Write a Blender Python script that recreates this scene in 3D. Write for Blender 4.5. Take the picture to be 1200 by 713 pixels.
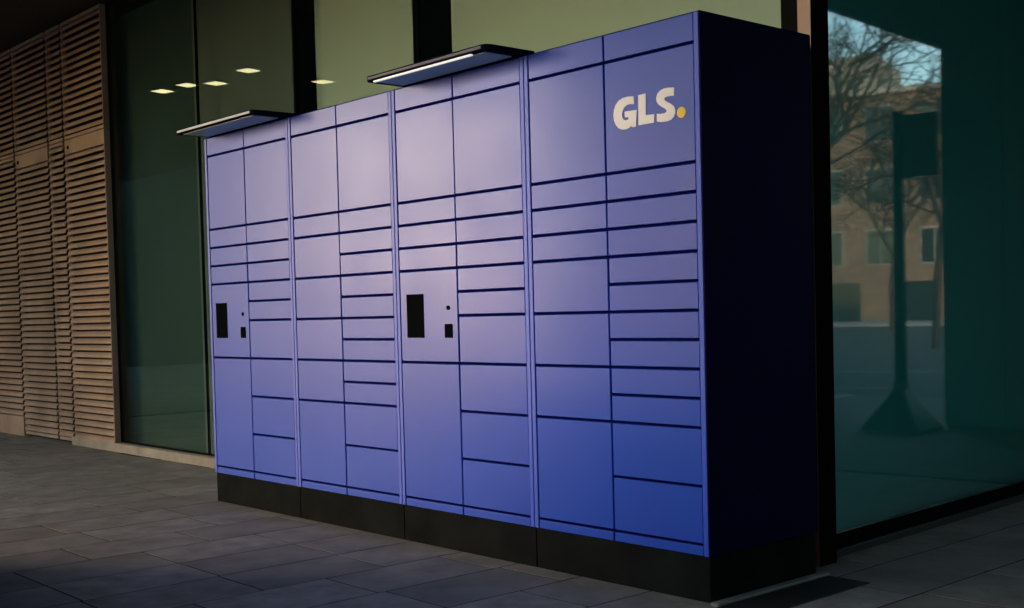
import bpy, bmesh, math, random
from mathutils import Vector, Matrix
random.seed(7)
S = bpy.context.scene
for o in list(bpy.data.objects):
    bpy.data.objects.remove(o)
C = bpy.data.collections.new('place'); S.collection.children.link(C)
R = math.radians

# ------------------------------------------------------------------ camera
YAW, PITCH, ROLL = 0.845789690, -0.0341881456, -0.0254654846
cam = bpy.data.cameras.new('camera'); camo = bpy.data.objects.new('camera', cam); C.objects.link(camo)
fwd = Vector((-math.sin(YAW)*math.cos(PITCH), math.cos(YAW)*math.cos(PITCH), math.sin(PITCH)))
rgt = Vector((math.cos(YAW), math.sin(YAW), 0)); upv = rgt.cross(fwd)
r2 = math.cos(ROLL)*rgt + math.sin(ROLL)*upv
u2 = -math.sin(ROLL)*rgt + math.cos(ROLL)*upv
M = Matrix((r2, u2, -fwd)).transposed().to_4x4(); M.translation = Vector((6.87789, -3.59239, 1.13820))
camo.matrix_world = M
cam.sensor_fit = 'HORIZONTAL'; cam.sensor_width = 36.0; cam.lens = 1416.12/1200*36
cam.shift_y = 57.05/1200
cam.clip_start = 0.05; cam.clip_end = 2000
S.camera = camo

# ------------------------------------------------------------------ sky, sun, exposure
SUN_EL = R(6.8); SUN_DIR = Vector((-0.822, -0.570, 0)).normalized()   # horizontal direction towards the sun
w = bpy.data.worlds.new('World'); S.world = w; w.use_nodes = True
nt = w.node_tree; nt.nodes.clear()
bg = nt.nodes.new('ShaderNodeBackground'); sky = nt.nodes.new('ShaderNodeTexSky'); wo = nt.nodes.new('ShaderNodeOutputWorld')
sky.sky_type = 'NISHITA'; sky.sun_disc = False; sky.sun_elevation = SUN_EL
sky.sun_rotation = math.atan2(SUN_DIR.x, SUN_DIR.y)
sky.air_density = 0.9; sky.dust_density = 1.3; sky.ozone_density = 1.2
bg.inputs[1].default_value = 0.15
nt.links.new(sky.outputs[0], bg.inputs[0]); nt.links.new(bg.outputs[0], wo.inputs[0])
sl = bpy.data.lights.new('sun', 'SUN'); so = bpy.data.objects.new('sun', sl); C.objects.link(so)
sl.energy = 0.55; sl.angle = R(17); sl.color = (1.0, 0.86, 0.79)
to_sun = Vector((SUN_DIR.x*math.cos(SUN_EL), SUN_DIR.y*math.cos(SUN_EL), math.sin(SUN_EL)))
so.rotation_euler = to_sun.to_track_quat('Z', 'Y').to_euler(); so.location = (-20, -30, 30)
vs = S.view_settings; vs.view_transform = 'Standard'; vs.look = 'None'; vs.exposure = 2.2; vs.gamma = 1.0
vs.use_curve_mapping = False
S.render.engine = 'CYCLES'
S.cycles.max_bounces = 8; S.cycles.diffuse_bounces = 4; S.cycles.glossy_bounces = 4
S.cycles.transparent_max_bounces = 16
S.cycles.sample_clamp_indirect = 4.0

# ------------------------------------------------------------------ materials
def mat(name, col, rough=0.5, metal=0.0, spec=0.5, var=0.0, scale=4.0, bump=0.0, bscale=60.0, emit=None, estr=0.0, col2=None,
        detail=6.0, rvar=0.0, coat=0.0, stretch=(1, 1, 1)):
    m = bpy.data.materials.new(name); m.use_nodes = True
    t = m.node_tree; n = t.nodes; b = n['Principled BSDF']; L = t.links.new
    b.inputs['Base Color'].default_value = (*col, 1); b.inputs['Roughness'].default_value = rough
    b.inputs['Metallic'].default_value = metal; b.inputs['Specular IOR Level'].default_value = spec
    if spec == 0: b.inputs['IOR'].default_value = 1.0001
    if coat: b.inputs['Coat Weight'].default_value = coat; b.inputs['Coat Roughness'].default_value = 0.15
    if var or bump or rvar or col2:
        tc = n.new('ShaderNodeTexCoord'); mp = n.new('ShaderNodeMapping'); mp.inputs['Scale'].default_value = stretch
        geo = n.new('ShaderNodeNewGeometry')
        L(geo.outputs['Position'], mp.inputs[0])
        vec = mp.outputs[0]
    if var or col2:
        ns = n.new('ShaderNodeTexNoise'); ns.inputs['Scale'].default_value = scale; ns.inputs['Detail'].default_value = detail
        ns.inputs['Roughness'].default_value = 0.62
        L(vec, ns.inputs['Vector'])
        rp = n.new('ShaderNodeValToRGB')
        a = tuple(max(0, c*(1-var)) for c in col); z = col2 if col2 else tuple(min(1, c*(1+var)) for c in col)
        rp.color_ramp.elements[0].color = (*a, 1); rp.color_ramp.elements[1].color = (*z, 1)
        rp.color_ramp.elements[0].position = 0.3; rp.color_ramp.elements[1].position = 0.72
        L(ns.outputs['Fac'], rp.inputs[0]); L(rp.outputs[0], b.inputs['Base Color'])
    if rvar:
        nr = n.new('ShaderNodeTexNoise'); nr.inputs['Scale'].default_value = scale*1.7; nr.inputs['Detail'].default_value = 5
        L(vec, nr.inputs['Vector'])
        mr = n.new('ShaderNodeMapRange'); mr.inputs[1].default_value = 0.3; mr.inputs[2].default_value = 0.7
        mr.inputs[3].default_value = rough-rvar; mr.inputs[4].default_value = rough+rvar
        L(nr.outputs['Fac'], mr.inputs[0]); L(mr.outputs[0], b.inputs['Roughness'])
    if bump:
        nb = n.new('ShaderNodeTexNoise'); nb.inputs['Scale'].default_value = bscale; nb.inputs['Detail'].default_value = 4
        L(vec, nb.inputs['Vector'])
        bp = n.new('ShaderNodeBump'); bp.inputs['Strength'].default_value = bump; bp.inputs['Distance'].default_value = 0.004
        L(nb.outputs['Fac'], bp.inputs['Height']); L(bp.outputs[0], b.inputs['Normal'])
    if emit:
        b.inputs['Emission Color'].default_value = (*emit, 1); b.inputs['Emission Strength'].default_value = estr
    return m

def glass_mat(name, tint, gloss, boost=1.0, rough=0.0, ripple=0.0):
    m = bpy.data.materials.new(name); m.use_nodes = True
    t = m.node_tree; n = t.nodes; L = t.links.new; n.clear()
    out = n.new('ShaderNodeOutputMaterial'); mx = n.new('ShaderNodeMixShader'); tr = n.new('ShaderNodeBsdfTransparent')
    gl = n.new('ShaderNodeBsdfGlossy'); fr = n.new('ShaderNodeFresnel'); mu = n.new('ShaderNodeMath')
    fr.inputs['IOR'].default_value = 1.5; mu.operation = 'MULTIPLY'; mu.inputs[1].default_value = boost; mu.use_clamp = True
    tr.inputs[0].default_value = (*tint, 1); gl.inputs[0].default_value = (*gloss, 1); gl.inputs['Roughness'].default_value = rough
    if ripple:
        geo = n.new('ShaderNodeNewGeometry'); nb = n.new('ShaderNodeTexNoise'); nb.inputs['Scale'].default_value = 1.3
        bp = n.new('ShaderNodeBump'); bp.inputs['Strength'].default_value = ripple; bp.inputs['Distance'].default_value = 0.01
        L(geo.outputs['Position'], nb.inputs['Vector']); L(nb.outputs['Fac'], bp.inputs['Height']); L(bp.outputs[0], gl.inputs['Normal'])
    bf = n.new('ShaderNodeNewGeometry'); ir = n.new('ShaderNodeMapRange')      # thin pane: same reflectance from both faces
    ir.inputs[3].default_value = 1.5; ir.inputs[4].default_value = 1/1.5
    L(bf.outputs['Backfacing'], ir.inputs[0]); L(ir.outputs[0], fr.inputs['IOR'])
    L(fr.outputs[0], mu.inputs[0]); L(mu.outputs[0], mx.inputs[0]); L(tr.outputs[0], mx.inputs[1]); L(gl.outputs[0], mx.inputs[2])
    L(mx.outputs[0], out.inputs[0])
    return m

def brick_mat(name, c1, c2, mortar, bw, bh, ms=0.01, plane='XZ', rough=0.85):
    m = bpy.data.materials.new(name); m.use_nodes = True
    t = m.node_tree; n = t.nodes; L = t.links.new; b = n['Principled BSDF']; b.inputs['Roughness'].default_value = rough
    geo = n.new('ShaderNodeNewGeometry'); sp = n.new('ShaderNodeSeparateXYZ'); cb = n.new('ShaderNodeCombineXYZ')
    L(geo.outputs['Position'], sp.inputs[0])
    if plane == 'XZ':
        ad = n.new('ShaderNodeMath'); ad.operation = 'ADD'; L(sp.outputs[0], ad.inputs[0]); L(sp.outputs[1], ad.inputs[1])
        L(ad.outputs[0], cb.inputs[0]); L(sp.outputs[2], cb.inputs[1])
    else:
        L(sp.outputs[1], cb.inputs[0]); L(sp.outputs[0], cb.inputs[1])
    bt = n.new('ShaderNodeTexBrick'); bt.inputs['Color1'].default_value = (*c1, 1); bt.inputs['Color2'].default_value = (*c2, 1)
    bt.inputs['Mortar'].default_value = (*mortar, 1); bt.inputs['Scale'].default_value = 1.0
    bt.inputs['Brick Width'].default_value = bw; bt.inputs['Row Height'].default_value = bh; bt.inputs['Mortar Size'].default_value = ms
    L(cb.outputs[0], bt.inputs['Vector'])
    ns = n.new('ShaderNodeTexNoise'); ns.inputs['Scale'].default_value = 0.8; ns.inputs['Detail'].default_value = 8
    mx = n.new('ShaderNodeMix'); mx.data_type = 'RGBA'; mx.blend_type = 'MULTIPLY'; mx.inputs[0].default_value = 0.45
    L(geo.outputs['Position'], ns.inputs['Vector']); L(bt.outputs[0], mx.inputs[6]); L(ns.outputs['Fac'], mx.inputs[7])
    L(mx.outputs[2], b.inputs['Base Color'])
    return m

PAINT = dict(rough=0.32, spec=0.115, var=0.05, scale=1.3, bump=0.10, bscale=6, rvar=0.028)
MT = {
 'blue': mat('blue satin paint', (0.030, 0.088, 0.53), **PAINT),
 'trim': mat('blue edge trim paint', (0.04, 0.10, 0.60), rough=0.45, spec=0.22),
 'navy': mat('navy carcass paint', (0.004, 0.005, 0.07), rough=0.6, spec=0, var=0.2, scale=2.0),
 'side': mat('near black navy side panel', (0.0015, 0.0015, 0.045), rough=0.6, spec=0.05, var=0.25, scale=1.2, bump=0.03, bscale=200),
 'plinth': mat('charcoal plinth coating', (0.013, 0.014, 0.0135), rough=0.7, spec=0, var=0.3, scale=5.0, bump=0.1, bscale=160),
 'canopy': mat('dark canopy frame', (0.010, 0.012, 0.026), rough=0.5, spec=0),
 'silver': mat('satin aluminium edge', (0.56, 0.61, 0.70), rough=0.55, spec=0.2),
 'silver2': mat('grey lilac painted edge', (0.12, 0.12, 0.155), rough=0.5, spec=0.1),
 'lens': mat('grey green diffuser', (0.62, 0.66, 0.50), rough=0.35, var=0.08, scale=6),
 'led': mat('lit light strip', (0.9, 0.9, 0.85), emit=(1.0, 0.96, 0.88), estr=0.13),
 'led_off': mat('unlit light strip', (0.35, 0.38, 0.40), rough=0.3),
 'screen': mat('black screen glass', (0.004, 0.005, 0.005), rough=0.4, spec=0),
 'white': mat('white vinyl lettering', (0.93, 0.94, 0.97), rough=0.6, spec=0.2),
 'yellow': mat('yellow vinyl dot', (0.92, 0.68, 0.13), rough=0.6, spec=0.2),
 'bronze': mat('bronze louvre aluminium', (0.39, 0.265, 0.19), rough=0.55, spec=0.15, var=0.28, scale=2.2, bump=0.05, bscale=120),
 'black': mat('matt black backing', (0.006, 0.005, 0.005), rough=0.9),
 'frame': mat('dark glazing bar', (0.007, 0.008, 0.007), rough=0.6, spec=0),
 'jamb': mat('grey green jamb', (0.10, 0.13, 0.10), rough=0.5, spec=0.2),
 'post': mat('brown bronze post', (0.26, 0.165, 0.13), rough=0.5, var=0.12, scale=5),
 'stone': mat('beige stone sill', (0.30, 0.26, 0.21), rough=0.8, var=0.25, scale=6, bump=0.2, bscale=90),
 'blind': mat('cream roller blind', (0.82, 0.80, 0.74), rough=0.9, var=0.03, scale=1.2, bump=0.05, bscale=400),
 'tone_green': mat('dark green tone sheet', (0.055, 0.092, 0.085), rough=0.9, var=0.12, scale=0.8, bump=0.05, bscale=400),
 'tone_olive': mat('dark olive tone sheet', (0.20, 0.21, 0.20), rough=0.9, var=0.08, scale=1.0, bump=0.05, bscale=400),
 'return_clad': mat('teal grey metal cladding', (0.045, 0.15, 0.15), rough=0.5, var=0.2, scale=1.5),
 'soffit': mat('dark soffit boards', (0.022, 0.018, 0.015), rough=0.8, var=0.3, scale=2),
 'room': mat('interior grey plaster', (0.24, 0.26, 0.22), rough=0.9, var=0.1, scale=0.8),
 'haze_teal': mat('teal haze sheet', (0.11, 0.78, 0.78), rough=0.9),
 'clad': mat('dark green metal cladding', (0.018, 0.03, 0.028), rough=0.45, var=0.2, scale=1.5),
 'joint': mat('dark joint sand', (0.03, 0.028, 0.026), rough=0.95, spec=0, var=0.4, scale=9),
 'asphalt': mat('asphalt', (0.05, 0.05, 0.05), rough=0.9, var=0.25, scale=1.5, bump=0.4, bscale=120),
 'roadpaint': mat('worn white road paint', (0.30, 0.30, 0.29), rough=0.7, var=0.12, scale=4),
 'kerb': mat('granite kerb', (0.30, 0.29, 0.28), rough=0.8, var=0.15, scale=8),
 'black_strip': mat('near black strip', (0.008, 0.008, 0.009), rough=0.7, var=0.3, scale=20),
 'edge': mat('dull galvanised strip', (0.30, 0.31, 0.28), rough=0.6, metal=0.3, var=0.2, scale=15),
 'lamp': mat('warm downlight lens', (0.9, 0.85, 0.7), emit=(1.0, 0.76, 0.42), estr=1.3),
 'polemat': mat('dark blue green post paint', (0.008, 0.018, 0.026), rough=0.45),
 'bark': mat('grey brown bark', (0.055, 0.045, 0.035), rough=0.9, var=0.3, scale=6),
 'concrete': mat('pale concrete', (0.34, 0.33, 0.31), rough=0.85, var=0.12, scale=0.6),
 'winglass': mat('dark window glass', (0.02, 0.03, 0.035), rough=0.06, spec=0.8),
 'winframe': mat('pale window frame', (0.30, 0.30, 0.28), rough=0.6),
 'office': mat('grey green office wall', (0.03, 0.04, 0.035), rough=0.8, var=0.15, scale=0.5),
 'render': mat('warm wall render', (0.46, 0.38, 0.31), rough=0.9, var=0.1, scale=0.4),
 'brick': brick_mat('ochre brick', (0.27, 0.185, 0.135), (0.22, 0.15, 0.11), (0.25, 0.20, 0.16), 0.9, 0.3, 0.02),
 'base': brick_mat('far paving', (0.20, 0.19, 0.18), (0.16, 0.155, 0.15), (0.05, 0.05, 0.05), 0.7, 0.4, 0.008, 'XY'),
 'glassA': glass_mat('green tinted facade glass', (0.80, 0.88, 0.85), (0.82, 0.94, 0.86), 1.1, ripple=0.02),
 'glassB': glass_mat('green coated shopfront glass', (0.84, 0.95, 0.95), (0.60, 0.67, 0.66), 2.5, rough=0.024, ripple=0.015),
}
def slab_mats():
    out = []
    for i, k in enumerate((0.92, 1.0, 1.05, 0.97, 1.13)):
        c = tuple(v*k for v in (0.285, 0.262, 0.235))
        out.append(mat('grey paving stone', c, rough=0.78, spec=0.25, var=0.30, scale=2.6+i, bump=0.5, bscale=110, rvar=0.1, detail=9))
    return out
MT_SLAB = slab_mats()

# ------------------------------------------------------------------ mesh helpers
def bm_box(bm, x0, x1, y0, y1, z0, z1, bev=0.0, seg=1):
    tmp = bmesh.new()
    vs_ = [tmp.verts.new((x, y, z)) for z in (z0, z1) for y in (y0, y1) for x in (x0, x1)]
    for f in ((0, 2, 3, 1), (4, 5, 7, 6), (0, 1, 5, 4), (2, 6, 7, 3), (0, 4, 6, 2), (1, 3, 7, 5)):
        tmp.faces.new([vs_[i] for i in f])
    if bev:
        bmesh.ops.bevel(tmp, geom=list(tmp.edges), offset=bev, segments=seg, profile=0.5, affect='EDGES')
    me = bpy.data.meshes.new('t'); tmp.to_mesh(me); tmp.free(); bm.from_mesh(me); bpy.data.meshes.remove(me)
def bm_prism(bm, pts, axis, a, b):
    """pts: 2D outline; axis 'x': (y,z) extruded a..b in x; 'y': (x,z); 'z': (x,y)."""
    def P(p, k):
        return {'x': (k, p[0], p[1]), 'y': (p[0], k, p[1]), 'z': (p[0], p[1], k)}[axis]
    A = [bm.verts.new(P(p, a)) for p in pts]; B = [bm.verts.new(P(p, b)) for p in pts]
    fa = bm.faces.new(A); fb = bm.faces.new(B[::-1])
    n = len(pts)
    for i in range(n):
        bm.faces.new((A[i], B[i], B[(i+1) % n], A[(i+1) % n]))
    bm.normal_update()
    bmesh.ops.triangulate(bm, faces=[fa, fb], ngon_method='EAR_CLIP')
    bmesh.ops.recalc_face_normals(bm, faces=bm.faces[:])
def bm_tube(bm, p, q, r0, r1, n=8, cap=True):
    p, q = Vector(p), Vector(q); d = (q-p).normalized()
    a = d.orthogonal().normalized(); b = d.cross(a)
    A = [bm.verts.new(p+(a*math.cos(t)+b*math.sin(t))*r0) for t in [2*math.pi*i/n for i in range(n)]]
    B = [bm.verts.new(q+(a*math.cos(t)+b*math.sin(t))*r1) for t in [2*math.pi*i/n for i in range(n)]]
    for i in range(n): bm.faces.new((A[i], A[(i+1) % n], B[(i+1) % n], B[i]))
    if cap: bm.faces.new(A[::-1]); bm.faces.new(B)
def obj(name, bm, m, parent=None, loc=None, smooth=False):
    me = bpy.data.meshes.new(name); bm.to_mesh(me); bm.free()
    if smooth:
        for f in me.polygons: f.use_smooth = True
    me.materials.append(m if not isinstance(m, str) else MT[m])
    o = bpy.data.objects.new(name, me); C.objects.link(o)
    if loc: o.location = loc
    if parent: o.parent = parent
    return o
def boxo(name, x0, x1, y0, y1, z0, z1, m, parent=None, bev=0.0, seg=1):
    bm = bmesh.new(); bm_box(bm, x0, x1, y0, y1, z0, z1, bev, seg)
    if parent is not None:
        pl = parent
        off = Vector((0, 0, 0))
        while pl is not None: off += pl.location; pl = pl.parent
        bmesh.ops.translate(bm, verts=bm.verts[:], vec=-off)
    return obj(name, bm, m, parent)
_cache = {}
def unit(name, dims, m, parent, loc, bev=0.0, seg=1):
    """shared box mesh centred in x and z, front face at y = 0"""
    k = (name, tuple(round(d, 4) for d in dims), str(m), bev)
    if k not in _cache:
        bm = bmesh.new(); dx, dy, dz = dims
        bm_box(bm, -dx/2, dx/2, 0, dy, -dz/2, dz/2, bev, seg)
        me = bpy.data.meshes.new(name); bm.to_mesh(me); bm.free(); me.materials.append(MT[m] if isinstance(m, str) else m)
        _cache[k] = me
    o = bpy.data.objects.new(name, _cache[k]); C.objects.link(o); o.parent = parent; o.location = loc
    return o
def thing(name, label, cat, loc=(0, 0, 0), rz=0.0, group=None):
    o = bpy.data.objects.new(name, None); C.objects.link(o); o.location = loc; o.rotation_euler.z = rz
    o.empty_display_size = 0.2
    return tag(o, label, cat, group)
def tag(o, label, cat, group=None):
    o['label'] = label; o['category'] = cat
    if group: o['group'] = group
    return o
def struct(o): o['kind'] = 'structure'; return o

# ------------------------------------------------------------------ the setting: ground, pavement, road
GA = 0.85                                             # glass line of the long facade
bm = bmesh.new()
v = [bm.verts.new(p) for p in ((-500, -500, -0.14), (500, -500, -0.14), (500, 500, -0.14), (-500, 500, -0.14))]; bm.faces.new(v)
struct(obj('road', bm, 'asphalt'))
pave = struct(boxo('pavement', -22, 8.2, -9.5, 10.0, -0.13, -0.012, 'base'))
for i in range(14):
    boxo('kerb_stone', 8.2, 8.38, -9.5+1.4*i, -9.5+1.4*i+1.39, -0.13, 0.0, 'kerb', pave, 0.012)
# paving slabs in columns that run away from the locker front
boxo('joint_bed', -7.0, 5.4, -4.2, 0.783, -0.0118, -0.0016, 'joint', pave)
boxo('joint_bed', 3.94, 5.4, 0.784, 3.7, -0.0118, -0.0016, 'joint', pave)
PX0, PITCHX = 0.42, 0.40
nslab = 0
for k in range(-18, 13):
    x0 = PX0 + k*PITCHX
    y = -2.75 - random.random()*0.6
    fix = {0: -1.04, 2: -1.67, 3: -1.67, 4: -1.06, 5: -0.76, 1: -1.30}.get(k)
    if fix is not None: y = fix - 0.62*3
    while True:
        ln = 0.62 if fix is not None else random.choice((0.5, 0.62, 0.74, 0.86))
        y1 = y + ln
        lim = 0.785 if x0 + PITCHX < 3.95 else 3.6
        if y >= lim: break
        ya, yb = y, min(y1, lim)
        if yb - ya > 0.05 and not (x0 > 0.1 and x0 + PITCHX < 3.7 and ya > 0.05):
            bw, bl = PITCHX-0.009, round(yb-ya, 2)-0.009
            key = ('slab', round(bl, 2), nslab % 5)
            if key not in _cache:
                b2 = bmesh.new(); bm_box(b2, -bw/2, bw/2, -bl/2, bl/2, -0.03, 0.0, 0.001)
                me = bpy.data.meshes.new('paving_slab'); b2.to_mesh(me); b2.free(); me.materials.append(MT_SLAB[nslab % 5]); _cache[key] = me
            so_ = bpy.data.objects.new('paving_slab', _cache[key]); C.objects.link(so_); so_.parent = pave
            so_.location = (x0+PITCHX/2, (ya+yb)/2, random.uniform(-0.0006, 0.0))
            so_.rotation_euler = (0, 0, random.uniform(-.0015, .0015))
            nslab += random.choice((1, 2, 3))
        y = y1

# soffit over the covered walk
SZ = 3.90
soff = struct(boxo('soffit', -22, 6.72, -5.0, 12.0, SZ+0.004, SZ+0.5, 'soffit'))

struct(boxo('shade_soffit', 6.724, 12.5, -5.0, 5.5, SZ+0.004, SZ+0.5, 'soffit'))  # unseen overhang, added to darken the ground at the right

# ------------------------------------------------------------------ parcel locker
BW, H, ZP = 0.9828, 2.25, 0.180
ZK = lambda k: 0.2225 + 0.1128*k
locker = thing('parcel_locker', 'long blue parcel locker of four banks standing against the glass facade', 'parcel locker')
GH, GV = 0.0118, 0.009
TR = 0.026
cols = {   # door boundaries on the module grid
 '1L': [6, 0], '1R': [17, 13, 12, 11, 10, 9, 8, 6, 4, 2, 0],
 '2L': [17, 13, 12, 10, 8, 6, 4, 0], '2R': [17, 13, 12, 11, 10, 9, 8, 7, 6, 5, 4, 2, 0],
 '3L': [6, 0], '3R': [17, 13, 12, 11, 10, 9, 8, 6, 4, 2, 0],
 '4L': [17, 13, 12, 11, 10, 8, 6, 4, 0], '4R': [13, 12, 11, 10, 9, 8, 7, 6, 5, 4, 2, 0],
}
for b in range(4):
    xb = b*BW
    bank = boxo('locker_bank', xb+0.002, xb+BW-0.002, 0.016, 0.713, ZP, H-0.001, 'navy', locker)
    def part(name, x0, x1, z0, z1, m, y0=0.0, y1=0.016, par=bank, bev=0.0022):
        return unit(name, (x1-x0, y1-y0, z1-z0), m, par, ((x0+x1)/2, y0, (z0+z1)/2), bev, 2)
    part('edge_trim', xb+0.002, xb+TR, ZP, H, 'trim', -0.003)
    part('edge_trim', xb+BW-TR, xb+BW-0.002, ZP, H, 'trim', -0.003)
    part('plinth', xb+0.003, xb+BW-0.003, 0.0, ZP-0.003, 'plinth', 0.006, 0.70)
    xm = xb + 0.482
    for side, (xa, xc) in (('L', (xb+TR+0.004, xm-GV/2)), ('R', (xm+GV/2, xb+BW-TR-0.004))):
        part('header_panel', xa, xc, ZK(17)+GH/2, H, 'blue')
        part('bottom_rail', xa, xc, ZP, ZK(0)-GH/2, 'blue')
        key = str(b+1)+side
        lv = cols[key]
        if side == 'L' and b in (0, 2): lv = [17, 13, 12, 11, 10] ; seqs = [lv, [6, 0]]
        else: seqs = [cols[key]]
        for lv in seqs:
            for hi, lo in zip(lv[:-1], lv[1:]):
                jx = random.uniform(-.0008, .0008)
                d = part('door', xa, xc, ZK(lo)+GH/2, ZK(hi)-GH/2, 'blue', 0.0)
                d.location.y = random.uniform(-0.0012, 0.0012); d.rotation_euler = (random.uniform(-.003, .003), 0, random.uniform(-.004, .004))
        if side == 'L' and b in (0, 2):               # terminal panel with screen and scanner
            xw = (xa+xc)/2; zc = (ZK(6)+ZK(10))/2
            tp = unit('terminal_panel', (xc-xa, 0.016, ZK(10)-ZK(6)-GH), 'blue', locker, (xw, 0, zc), 0.0022, 2)
            tp['label'] = 'blue control panel with black screen and scanner window'
            sx0, sx1 = xb+0.064, xb+0.203
            def tpart(n, x0, x1, z0, z1, m, pr=0.004):
                return unit(n, (x1-x0, 0.01, z1-z0), m, tp, ((x0+x1)/2-xw, -pr, (z0+z1)/2-zc), 0.0015)
            tpart('screen', xb+0.082, xb+0.216, 1.020, 1.234, 'screen')
            tpart('scanner_window', xb+0.380, xb+0.437, 1.020, 1.086, 'screen')
            b3 = bmesh.new(); bm_tube(b3, (0, -0.004, 0), (0, 0.004, 0), 0.011, 0.011, 16)
            obj('camera_eye', b3, 'screen', tp, (xb+0.409-xw, 0, 1.163-zc))
        if key == '4R':
            z0, z1 = ZK(13)+GH/2, ZK(17)-GH/2
            sgn = unit('sign_door', (xc-xa, 0.016, z1-z0), 'blue', locker, ((xa+xc)/2, 0, (z0+z1)/2), 0.0022, 2)
            sgn['label'] = 'top door with white lettering and a yellow dot'
sx = 4*BW
boxo('side_panel', sx-0.002, sx+0.003, 0.0, 0.713, ZP, H, 'side', locker)  # right side is a much darker navy than the left side
boxo('side_panel', -0.003, 0.002, 0.0, 0.713, ZP, H, 'trim', locker)
boxo('top_panel', 0.0, sx, 0.004, 0.713, H-0.001, H+0.004, 'navy', locker)
# lettering, as read on the door
GLY = {
'letter_g': [(3.5939, 1.9809), (3.5958, 1.9495), (3.5727, 1.9529), (3.558, 1.952), (3.5431, 1.9447), (3.5333, 1.9327), (3.5287, 1.9183), (3.5301, 1.9052), (3.5375, 1.8956), (3.5491, 1.8915), (3.5621, 1.8931), (3.5636, 1.9028), (3.5448, 1.9041), (3.5431, 1.9271), (3.6084, 1.9252), (3.603, 1.8591), (3.5798, 1.8604), (3.5777, 1.8675), (3.5669, 1.8595), (3.5492, 1.8562), (3.5286, 1.8572), (3.5081, 1.865), (3.4936, 1.8799), (3.484, 1.8985), (3.4811, 1.9206), (3.4853, 1.9416), (3.4943, 1.9599), (3.5114, 1.9747), (3.5354, 1.9828), (3.5648, 1.984)],
'letter_l': [(3.6181, 1.9815), (3.6582, 1.9827), (3.6557, 1.8974), (3.7009, 1.8954), (3.6988, 1.8625), (3.6164, 1.8629)],
'letter_s': [(3.8059, 1.9831), (3.8039, 1.9512), (3.7899, 1.9533), (3.7735, 1.9541), (3.7597, 1.9529), (3.7524, 1.9477), (3.7555, 1.941), (3.7674, 1.9331), (3.7863, 1.9233), (3.8007, 1.9117), (3.8079, 1.8983), (3.8075, 1.884), (3.8012, 1.8724), (3.7874, 1.8628), (3.7681, 1.8587), (3.7378, 1.8594), (3.714, 1.8639), (3.7137, 1.8949), (3.7331, 1.8918), (3.7525, 1.8916), (3.7636, 1.895), (3.7638, 1.9025), (3.7558, 1.9098), (3.7394, 1.9184), (3.7231, 1.9299), (3.714, 1.9429), (3.7127, 1.9578), (3.7187, 1.9715), (3.7329, 1.9819), (3.7524, 1.9872), (3.7744, 1.9871)],
}
ox, oz = sgn.location.x, sgn.location.z
for nm, pts in GLY.items():
    bm = bmesh.new(); bm_prism(bm, [(x-ox, z-oz) for x, z in pts], 'y', -0.0025, 0.002); obj(nm, bm, 'white', sgn)
bm = bmesh.new(); bm_tube(bm, (3.8382-ox, -0.0025, 1.883-oz), (3.8382-ox, 0.002, 1.883-oz), 0.0213, 0.0213, 28); obj('dot', bm, 'yellow', sgn)

# the two light canopies
def rrect(x0, x1, y0, y1, r, n=6):
    """rounded only at the front corners (y0)"""
    pts = [(x1, y1), (x0, y1)]
    for i in range(n+1):
        t = math.pi + i*math.pi/2/n; pts.append((x0+r+r*math.cos(t), y0+r+r*math.sin(t)))
    for i in range(n+1):
        t = 1.5*math.pi + i*math.pi/2/n; pts.append((x1-r+r*math.cos(t), y0+r+r*math.sin(t)))
    return pts
for x0, x1, lit in ((0.055, 0.985, False), (2.055, 2.955, True)):
    bm = bmesh.new(); bm_prism(bm, rrect(x0, x1, -0.222, 0.06, 0.035), 'z', H+0.006, H+0.029)
    cn = obj('light_canopy', bm, 'canopy', locker)
    boxo('diffuser', x0+0.05, x1-0.05, -0.185 if lit else -0.195, -0.03, H+0.001, H+0.008, 'lens', cn, 0.002)
    if lit:
        boxo('light_strip', x0+0.05, x1-0.12, -0.207, -0.192, H-0.001, H+0.009, 'led', cn, 0.002)
    boxo('front_edge', x0+0.03, x1-0.03, -0.2245, -0.219, H+0.011, H+0.024, 'silver2' if lit else 'silver', cn, 0.0015)
    cn['label'] = 'flat canopy with a lit white light strip' if lit else 'flat canopy with a bright silver front edge, unlit'

# one pale and one near-black flat strip beside the right end of the locker
tag(boxo('edging_strip', 3.945, 3.985, -0.02, 0.72, -0.02, 0.012, 'edge', None, 0.004), 'thin pale metal strip on the ground along the right end of the blue locker', 'edging strip')
tag(boxo('floor_strip', 3.99, 4.185, -0.30, 0.70, -0.02, 0.004, 'black_strip', None, 0.002), 'black flat strip on the ground beside the pale metal strip', 'floor strip')

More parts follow.
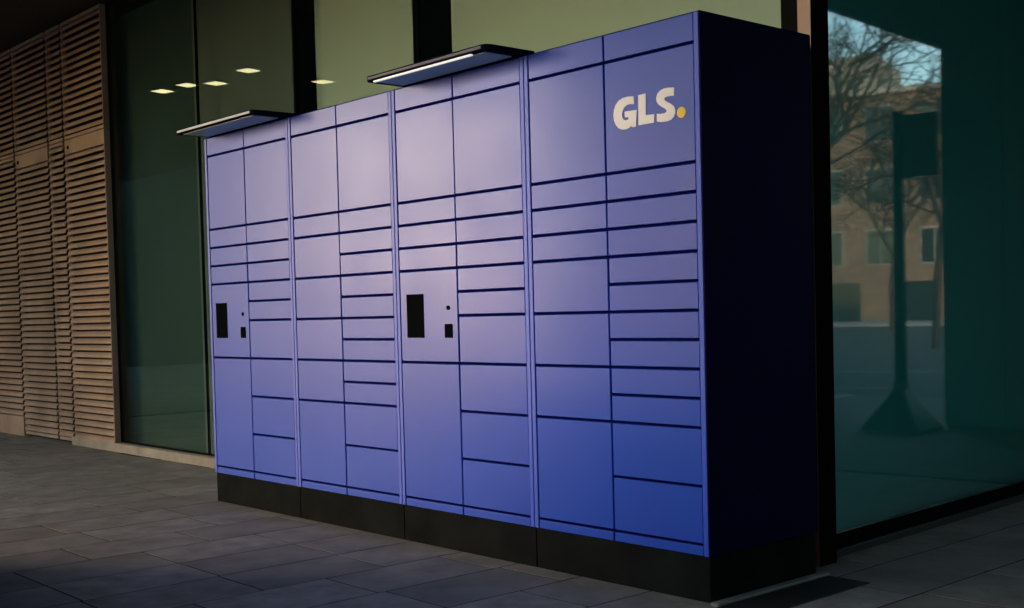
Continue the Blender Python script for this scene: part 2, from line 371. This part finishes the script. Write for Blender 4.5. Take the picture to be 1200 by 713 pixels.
# ------------------------------------------------------------------ left: bronze louvres
slat_prof = [(0.014, 0.021), (0.008, 0.024), (-0.013, 0.004), (-0.016, -0.020), (-0.011, -0.021), (-0.007, 0.001)]
PITCH_S = 0.0625
def louvre(name, label, x0, x1, z0, z1, top=0.03, bot=0.03, lock=False, cat='louvre panel', group=None):
    yf = 0.80
    t = thing(name, label, cat, ((x0+x1)/2, yf, z0), 0, group)
    hw = (x1-x0)/2; h = z1-z0
    def p(n, a, b, y0, y1, c, d, m, bev=0.002):
        bm = bmesh.new(); bm_box(bm, a, b, y0, y1, c, d, bev); return obj(n, bm, m, t)
    p('backing', -hw+0.004, hw-0.004, 0.042, 0.05, 0.004, h-0.004, 'black', 0)
    p('stile', -hw+0.008, -hw+0.020, 0.006, 0.040, 0.0, h, 'bronze')
    p('stile', hw-0.020, hw-0.008, -0.014 if x1 > -3.4 else 0.006, 0.040, 0.0, h, 'bronze')
    tr = p('top_rail', -hw+0.0225, hw-0.0225, -0.010, 0.036, h-top, h, 'bronze'); p('bottom_rail', -hw+0.0225, hw-0.0225, -0.010, 0.036, 0.0, bot, 'bronze')
    if lock:
        bm = bmesh.new(); bm_tube(bm, (-hw+0.10, -0.016, h-top*0.55), (-hw+0.10, 0.0, h-top*0.55), 0.017, 0.017, 12); obj('lock', bm, 'frame', tr)
    bm = bmesh.new(); bm_prism(bm, slat_prof, 'x', -hw+0.0215, hw-0.0215); me = None
    n = int((h-top-bot)/PITCH_S)
    pit = (h-top-bot)/n
    for i in range(n):
        z = bot + pit*(i+0.5)
        if me is None:
            o = obj('slat', bm, 'bronze', t, (0, 0, z)); me = o.data
        else:
            o = bpy.data.objects.new('slat', me); C.objects.link(o); o.parent = t; o.location = (0, 0, z)
        o.rotation_euler.x = random.uniform(-0.008, 0.008)
    return t
XL = (-6.70, -5.52, -4.62, -4.24, -3.32)
ZT = 2.815
louvre('louvre_panel', 'lower bronze louvre panel at the far left edge, with a solid base plate', XL[0], XL[1], 0.0, ZT, 0.03, 0.20)
louvre('louvre_door', 'bronze louvre door left of the narrow louvre strip, plain top plate with lock', XL[1], XL[2], 0.03, ZT, 0.13, 0.03, True, 'louvre door')
louvre('louvre_panel', 'narrow lower louvre strip between the two bronze louvre doors', XL[2], XL[3], 0.03, ZT)
louvre('louvre_door', 'bronze louvre door next to the dark green glass, plain top plate with lock', XL[3], XL[4], 0.03, ZT, 0.13, 0.03, True, 'louvre door')
louvre('louvre_panel', 'upper bronze louvre panel at the far left edge under the black soffit', XL[0], XL[1], ZT+0.006, SZ-0.01)
louvre('louvre_panel', 'upper louvre panel over the left louvre door', XL[1], XL[2], ZT+0.006, SZ-0.01)
louvre('louvre_panel', 'narrow upper louvre strip under the black soffit', XL[2], XL[3], ZT+0.006, SZ-0.01)
louvre('louvre_panel', 'upper louvre panel beside the dark green glass', XL[3], XL[4], ZT+0.006, SZ-0.01)
struct(boxo('wall_behind_louvres', -22, -3.33, 0.853, 0.875, 0.0, SZ, 'black'))

# ------------------------------------------------------------------ long facade: sill, glazing, blinds
tag(boxo('stone_sill', -4.30, 3.68, 0.785, 0.875, -0.02, 0.075, 'stone', None, 0.006), 'low beige stone sill along the foot of the green glass', 'sill')
def window(label, x0, x1, cat='window'):
    t = thing('facade_window', label, cat, ((x0+x1)/2, GA, 0.076), 0, None)
    hw = (x1-x0)/2
    def p(n, a, b, y0, y1, c, d, m, bev=0.0):
        bm = bmesh.new(); bm_box(bm, a, b, y0, y1, c, d, bev); return obj(n, bm, m, t)
    p('pane', -hw+0.006, hw-0.006, 0.0, 0.012, 0.012, SZ-0.09, 'glassA')
    p('glazing_bar', hw-0.006, hw+0.006, -0.004, 0.018, 0.0, SZ-0.085, 'frame', 0.002)
    p('bottom_bar', -hw+0.007, hw-0.007, -0.004, 0.03, 0.0, 0.0115, 'frame')
    return t
WX = (-3.30, -1.725, -0.30, 1.088, 3.70)
window('dark green glass pane next to the bronze louvres', WX[0], WX[1])
window('dark green glass pane behind the left end of the blue locker', WX[1], WX[2])
window('narrower olive glass pane above the second locker bank', WX[2], WX[3])
window('widest olive glass pane above the right half of the locker', WX[3], WX[4])
for x0, x1, lb, bmt in ((-3.70, -2.003, 'dark green tone sheet added behind the glass beside the bronze louvres', 'tone_green'), (-2.0, -0.515, 'dark olive tone sheet added behind the glass above the left end of the locker', 'tone_olive'), (-0.215, 0.885, 'cream roller blind behind glass, left of the dark gap', 'blind'), (1.265, 3.615, 'wide cream roller blind behind glass above the lettering', 'blind')):  # green and olive sheets are added to tone the dark panes
    bl = thing('roller_blind', lb, 'blind', ((x0+x1)/2, 0.97, 0.0), 0, None)
    boxo('fabric', x0, x1, 0.968, 0.971, 0.04, SZ-0.1, bmt, bl)
    boxo('bottom_bar', x0, x1, 0.962, 0.976, 0.012, 0.038, 'frame', bl, 0.003)
    bm = bmesh.new(); bm_tube(bm, ((x0-x1)/2, 0.0, SZ-0.07), ((x1-x0)/2, 0.0, SZ-0.07), 0.028, 0.028, 12); obj('roller', bm, 'frame', bl)
# corner post
cp = thing('corner_post', 'brown metal corner post behind the right end of the locker', 'post', (3.78, 0.88, 0))
boxo('front_plate', 3.795, 3.860, 0.826, 0.8283, 0.0, SZ, 'post', cp)
boxo('core', 3.715, 3.862, 0.8285, 0.955, 0.0, SZ, 'frame', cp)
# interior of the building
struct(boxo('interior_floor', -3.3, 3.5, 0.88, 6.0, -0.012, 0.0, 'room'))
struct(boxo('interior_wall', -4.29, 3.0, 2.6, 2.7, 0.001, SZ, 'room'))
struct(boxo('interior_side_wall', -4.4, -4.3, 0.876, 2.7, 0.001, SZ, 'room'))

# ------------------------------------------------------------------ right: shopfront glass that runs away from the corner
AB = R(3.0)
shop = thing('shopfront_glass', 'tall dark green shopfront glass to the right of the locker mirroring the street', 'shop window', (3.79, 0.965, 0.0), AB)
def sp(n, a, b, y0, y1, c, d, m, bev=0.0):        # local: y along the glass, x outwards
    bm = bmesh.new(); bm_box(bm, a, b, y0, y1, c, d, bev); return obj(n, bm, m, shop)
sp('pane', -0.012, 0.0, 0.012, 5.55, 0.10, SZ-0.002, 'glassB')
sp('side_bar', -0.03, 0.012, -0.008, 0.011, 0.0, SZ-0.002, 'jamb', 0.002)
sp('bottom_bar', -0.03, 0.006, 0.0115, 5.55, 0.035, 0.0995, 'frame', 0.003)
sp('base_strip', -0.05, 0.022, 0.0115, 5.55, -0.02, 0.034, 'clad', 0.004)
sp('haze_sheet', -0.22, -0.20, 0.1, 5.6, 0.0, SZ-0.004, 'haze_teal')  # added teal sheet; its colour lays a haze over the mirrored street
# return wall that closes the covered walk
rw = thing('return_wall', 'dark green clad wall mirrored in the right part of the shopfront glass', 'wall', (4.5, 6.62, 0))
for i in range(4):
    boxo('cladding_panel', 3.47+i*0.5325, 3.47+i*0.5325+0.5285, 6.60, 6.66, 0.03, SZ, 'return_clad', rw, 0.004)
boxo('wall_core', 3.47, 5.596, 6.662, 6.9, 0.0, SZ, 'clad', rw)
# sign post with a flared foot
pst = thing('sign_post', 'dark sign post with flared foot, mirrored in the shopfront glass', 'sign post', (5.86, 6.30, 0.0))
bm = bmesh.new()
prof = [(0.38, 0.0), (0.38, 0.018), (0.27, 0.13), (0.16, 0.25), (0.075, 0.36), (0.075, 0.42)]
for (ra, za), (rb, zb) in zip(prof[:-1], prof[1:]): bm_tube(bm, (0, 0, za), (0, 0, zb), ra, rb, 4, False)
obj('foot', bm, 'polemat', pst)
bm = bmesh.new(); bm_tube(bm, (0, 0, 0.4), (0, 0, 2.80), 0.054, 0.046, 16); obj('pole', bm, 'polemat', pst, None, True)
bm = bmesh.new(); bm_box(bm, -0.36, -0.045, -0.02, 0.02, 2.22, 2.76, 0.006); obj('sign_plate', bm, 'polemat', pst)

# ------------------------------------------------------------------ soffit downlights
for x, y, wh_ in ((-6.79, -1.31, 'leftmost of the five'), (-6.28, -1.38, 'second from the left'), (-6.0, -1.60, 'just right of the pane joint'), (-5.14, -1.54, 'highest, above the left canopy'), (-5.23, -2.57, 'rightmost, on the olive pane')):
    dl = thing('downlight', 'warm square downlight mirrored in the green glass, '+wh_, 'downlight', (x, y, SZ), -0.25, 'warm downlights mirrored in the green glass')
    bm = bmesh.new(); bm_box(bm, -0.12, 0.12, -0.12, 0.12, -0.012, 0.003, 0.003); obj('trim', bm, 'frame', dl)
    bm = bmesh.new(); bm_box(bm, -0.09, 0.09, -0.09, 0.09, -0.018, -0.0125, 0.0); obj('lens', bm, 'lamp', dl)

# unseen blockers and low wall, added to shade the paving and locker
for x0, x1, y0, lb in ((0.05, 0.70, -2.75, 'dark clad pier added unseen on the low wall to shade the paving and right bank'), (-9.4, -8.6, -3.6, 'dark clad pier added unseen at the far left to darken the ground')):
    pr = thing('blocker', lb, 'blocker', ((x0+x1)/2, y0, 0))
    n = 2
    for i in range(n):
        w_ = (x1-x0)/n
        boxo('cladding_panel', x0+i*w_+0.002, x0+(i+1)*w_-0.002, y0, y0+0.04, 0.02 if x0 < -1 else 0.862, SZ, 'clad', pr, 0.004)
    boxo('core', x0, x1, y0-0.25, y0-0.002, 0.0 if x0 < -1 else 0.862, SZ, 'clad', pr)
lw = thing('shade_wall', 'added unseen low wall, shading the ground, between the pier and the camera', 'wall', (1.75, -2.8, 0))  # added out of view to keep low light off the near paving
boxo('wall_body', -0.55, 3.20, -3.0, -2.75, 0.0, 0.80, 'clad', lw)
boxo('coping', -0.59, 3.24, -3.04, -2.71, 0.802, 0.86, 'kerb', lw, 0.006)

# ------------------------------------------------------------------ street: buildings, road lines, trees
def building(name, label, loc, rz, wd, dp, h, m, cols_, rows, z0=3.5, dz=3.3, ww=1.5, wh=1.7, fm='winframe'):
    t = thing(name, label, 'building', loc, rz)
    def p(n, a, b, y0, y1, c, d, mm, par=t):
        bm = bmesh.new(); bm_box(bm, a, b, y0, y1, c, d); return obj(n, bm, mm, par)
    p('wall', -wd/2, wd/2, 0, dp, -0.14, h, m)
    p('cornice', -wd/2-0.3, wd/2+0.3, -0.3, dp+0.3, h, h+0.35, 'concrete')
    for r in range(rows):
        for c in range(cols_):
            x = -wd/2 + wd*(c+0.5)/cols_; z = z0 + dz*r
            f = p('window', x-ww/2, x+ww/2, -0.06, 0.05, z-wh/2, z+wh/2, fm)
            p('pane', x-ww/2+0.1, x-0.04, -0.08, -0.061, z-wh/2+0.1, z+wh/2-0.1, 'winglass', f)
            p('pane', x+0.04, x+ww/2-0.1, -0.08, -0.061, z-wh/2+0.1, z+wh/2-0.1, 'winglass', f)
    return t, p
ang = math.atan2(0.40, 0.91)
t, p = building('brick_building', 'sunlit ochre brick building mirrored in the shopfront glass', (34, 69, 0), -ang*0.6, 46, 14, 14.2, 'brick', 14, 3, 4.6, 3.9, 1.9, 2.3)
p('penthouse', 1.9, 8.0, 1.0, 9, 14.55, 17.0, 'concrete'); p('chimney', -3.4, -2.0, 1, 2.6, 14.55, 16.6, 'brick')
for i in range(9): p('shop_door', -20+i*4.6, -20+i*4.6+2.4, -0.05, 0.06, -0.14, 2.4, 'winglass')
building('rendered_building', 'warm rendered building across the street behind the camera', (4, -40, 0), math.pi, 52, 12, 6.5, 'render', 12, 1, 4.5)
building('shade_building', 'added dark building shading the far end of the covered walk, mirrored in the green glass', (-24, -8.0, 0), R(90), 19, 12, 9.5, 'office', 5, 0)  # added to shade the far left and darken the pane reflections
building('shade_building', 'unseen dark building added across the side street to block sky', (15, -4, 0), R(-90), 40, 12, 20, 'clad', 10, 5, 4.5)  # added out of view to cut sky light from the right
for i in range(2):
    bm = bmesh.new(); bm_box(bm, -1.7, 1.7, -0.06, 0.06, -0.138, -0.1345)
    o = obj('road_line', bm, 'roadpaint', None, (10.4+i*1.2, 12.6+i*4.2, 0)); o.rotation_euler.z = -0.30
    tag(o, 'white painted line on the road mirrored in the shopfront glass', 'road line', 'white road lines')
# kerb and far pavement before the brick building
struct(boxo('far_pavement', 8, 80, 55.5, 64, -0.135, -0.01, 'kerb'))

def bare_tree(label, loc, h, seed, spread=1.0):
    rnd = random.Random(seed)
    t = thing('bare_tree', label, 'tree', loc, 0, None)
    tb = bmesh.new(); cb = bmesh.new()
    def grow(p, d, ln, r, lev):
        segs = 3; q = p
        for s in range(segs):
            d2 = (d + Vector((rnd.uniform(-1, 1), rnd.uniform(-1, 1), rnd.uniform(-.6, .8)))*(0.10+0.05*lev)).normalized()
            q2 = q + d2*ln/segs; ra = r*(1-0.22*s/segs); rb = r*(1-0.22*(s+1)/segs)
            bm_tube(tb if lev == 0 else cb, q, q2, ra, rb, 7 if lev < 2 else 4, False)
            if lev > 0 and lev < 5 and rnd.random() < 0.85: branch(q2, d2, ln*rnd.uniform(.5, .75), rb*.55, lev+1)
            q, d = q2, d2
        if lev < 5:
            for _ in range(3 if lev < 2 else 2): branch(q, d, ln*rnd.uniform(.62, .85), r*.62, lev+1)
    def branch(p, d, ln, r, lev):
        a = d.orthogonal().normalized(); b = d.cross(a); th = rnd.uniform(0, 6.283); k = rnd.uniform(.45, .95)*spread
        grow(p, (d + (a*math.cos(th)+b*math.sin(th))*k).normalized(), ln, max(r, 0.008), lev)
    grow(Vector((0, 0, -0.14)), Vector((0.02, 0.03, 1)), h*0.28, h*0.011, 0)
    obj('trunk', tb, 'bark', t); obj('crown', cb, 'bark', t)
    return t
bare_tree('tall bare tree mirrored at the right of the brick building, behind the sign post', (14.6, 27.5, 0), 11.0, 3)
bare_tree('bare tree mirrored against the brick building, nearest the corner post', (18.7, 27.2, 0), 15.0, 5, 1.15)
bare_tree('smaller bare tree standing close to the mirrored brick building', (23.5, 44.0, 0), 11.5, 11)
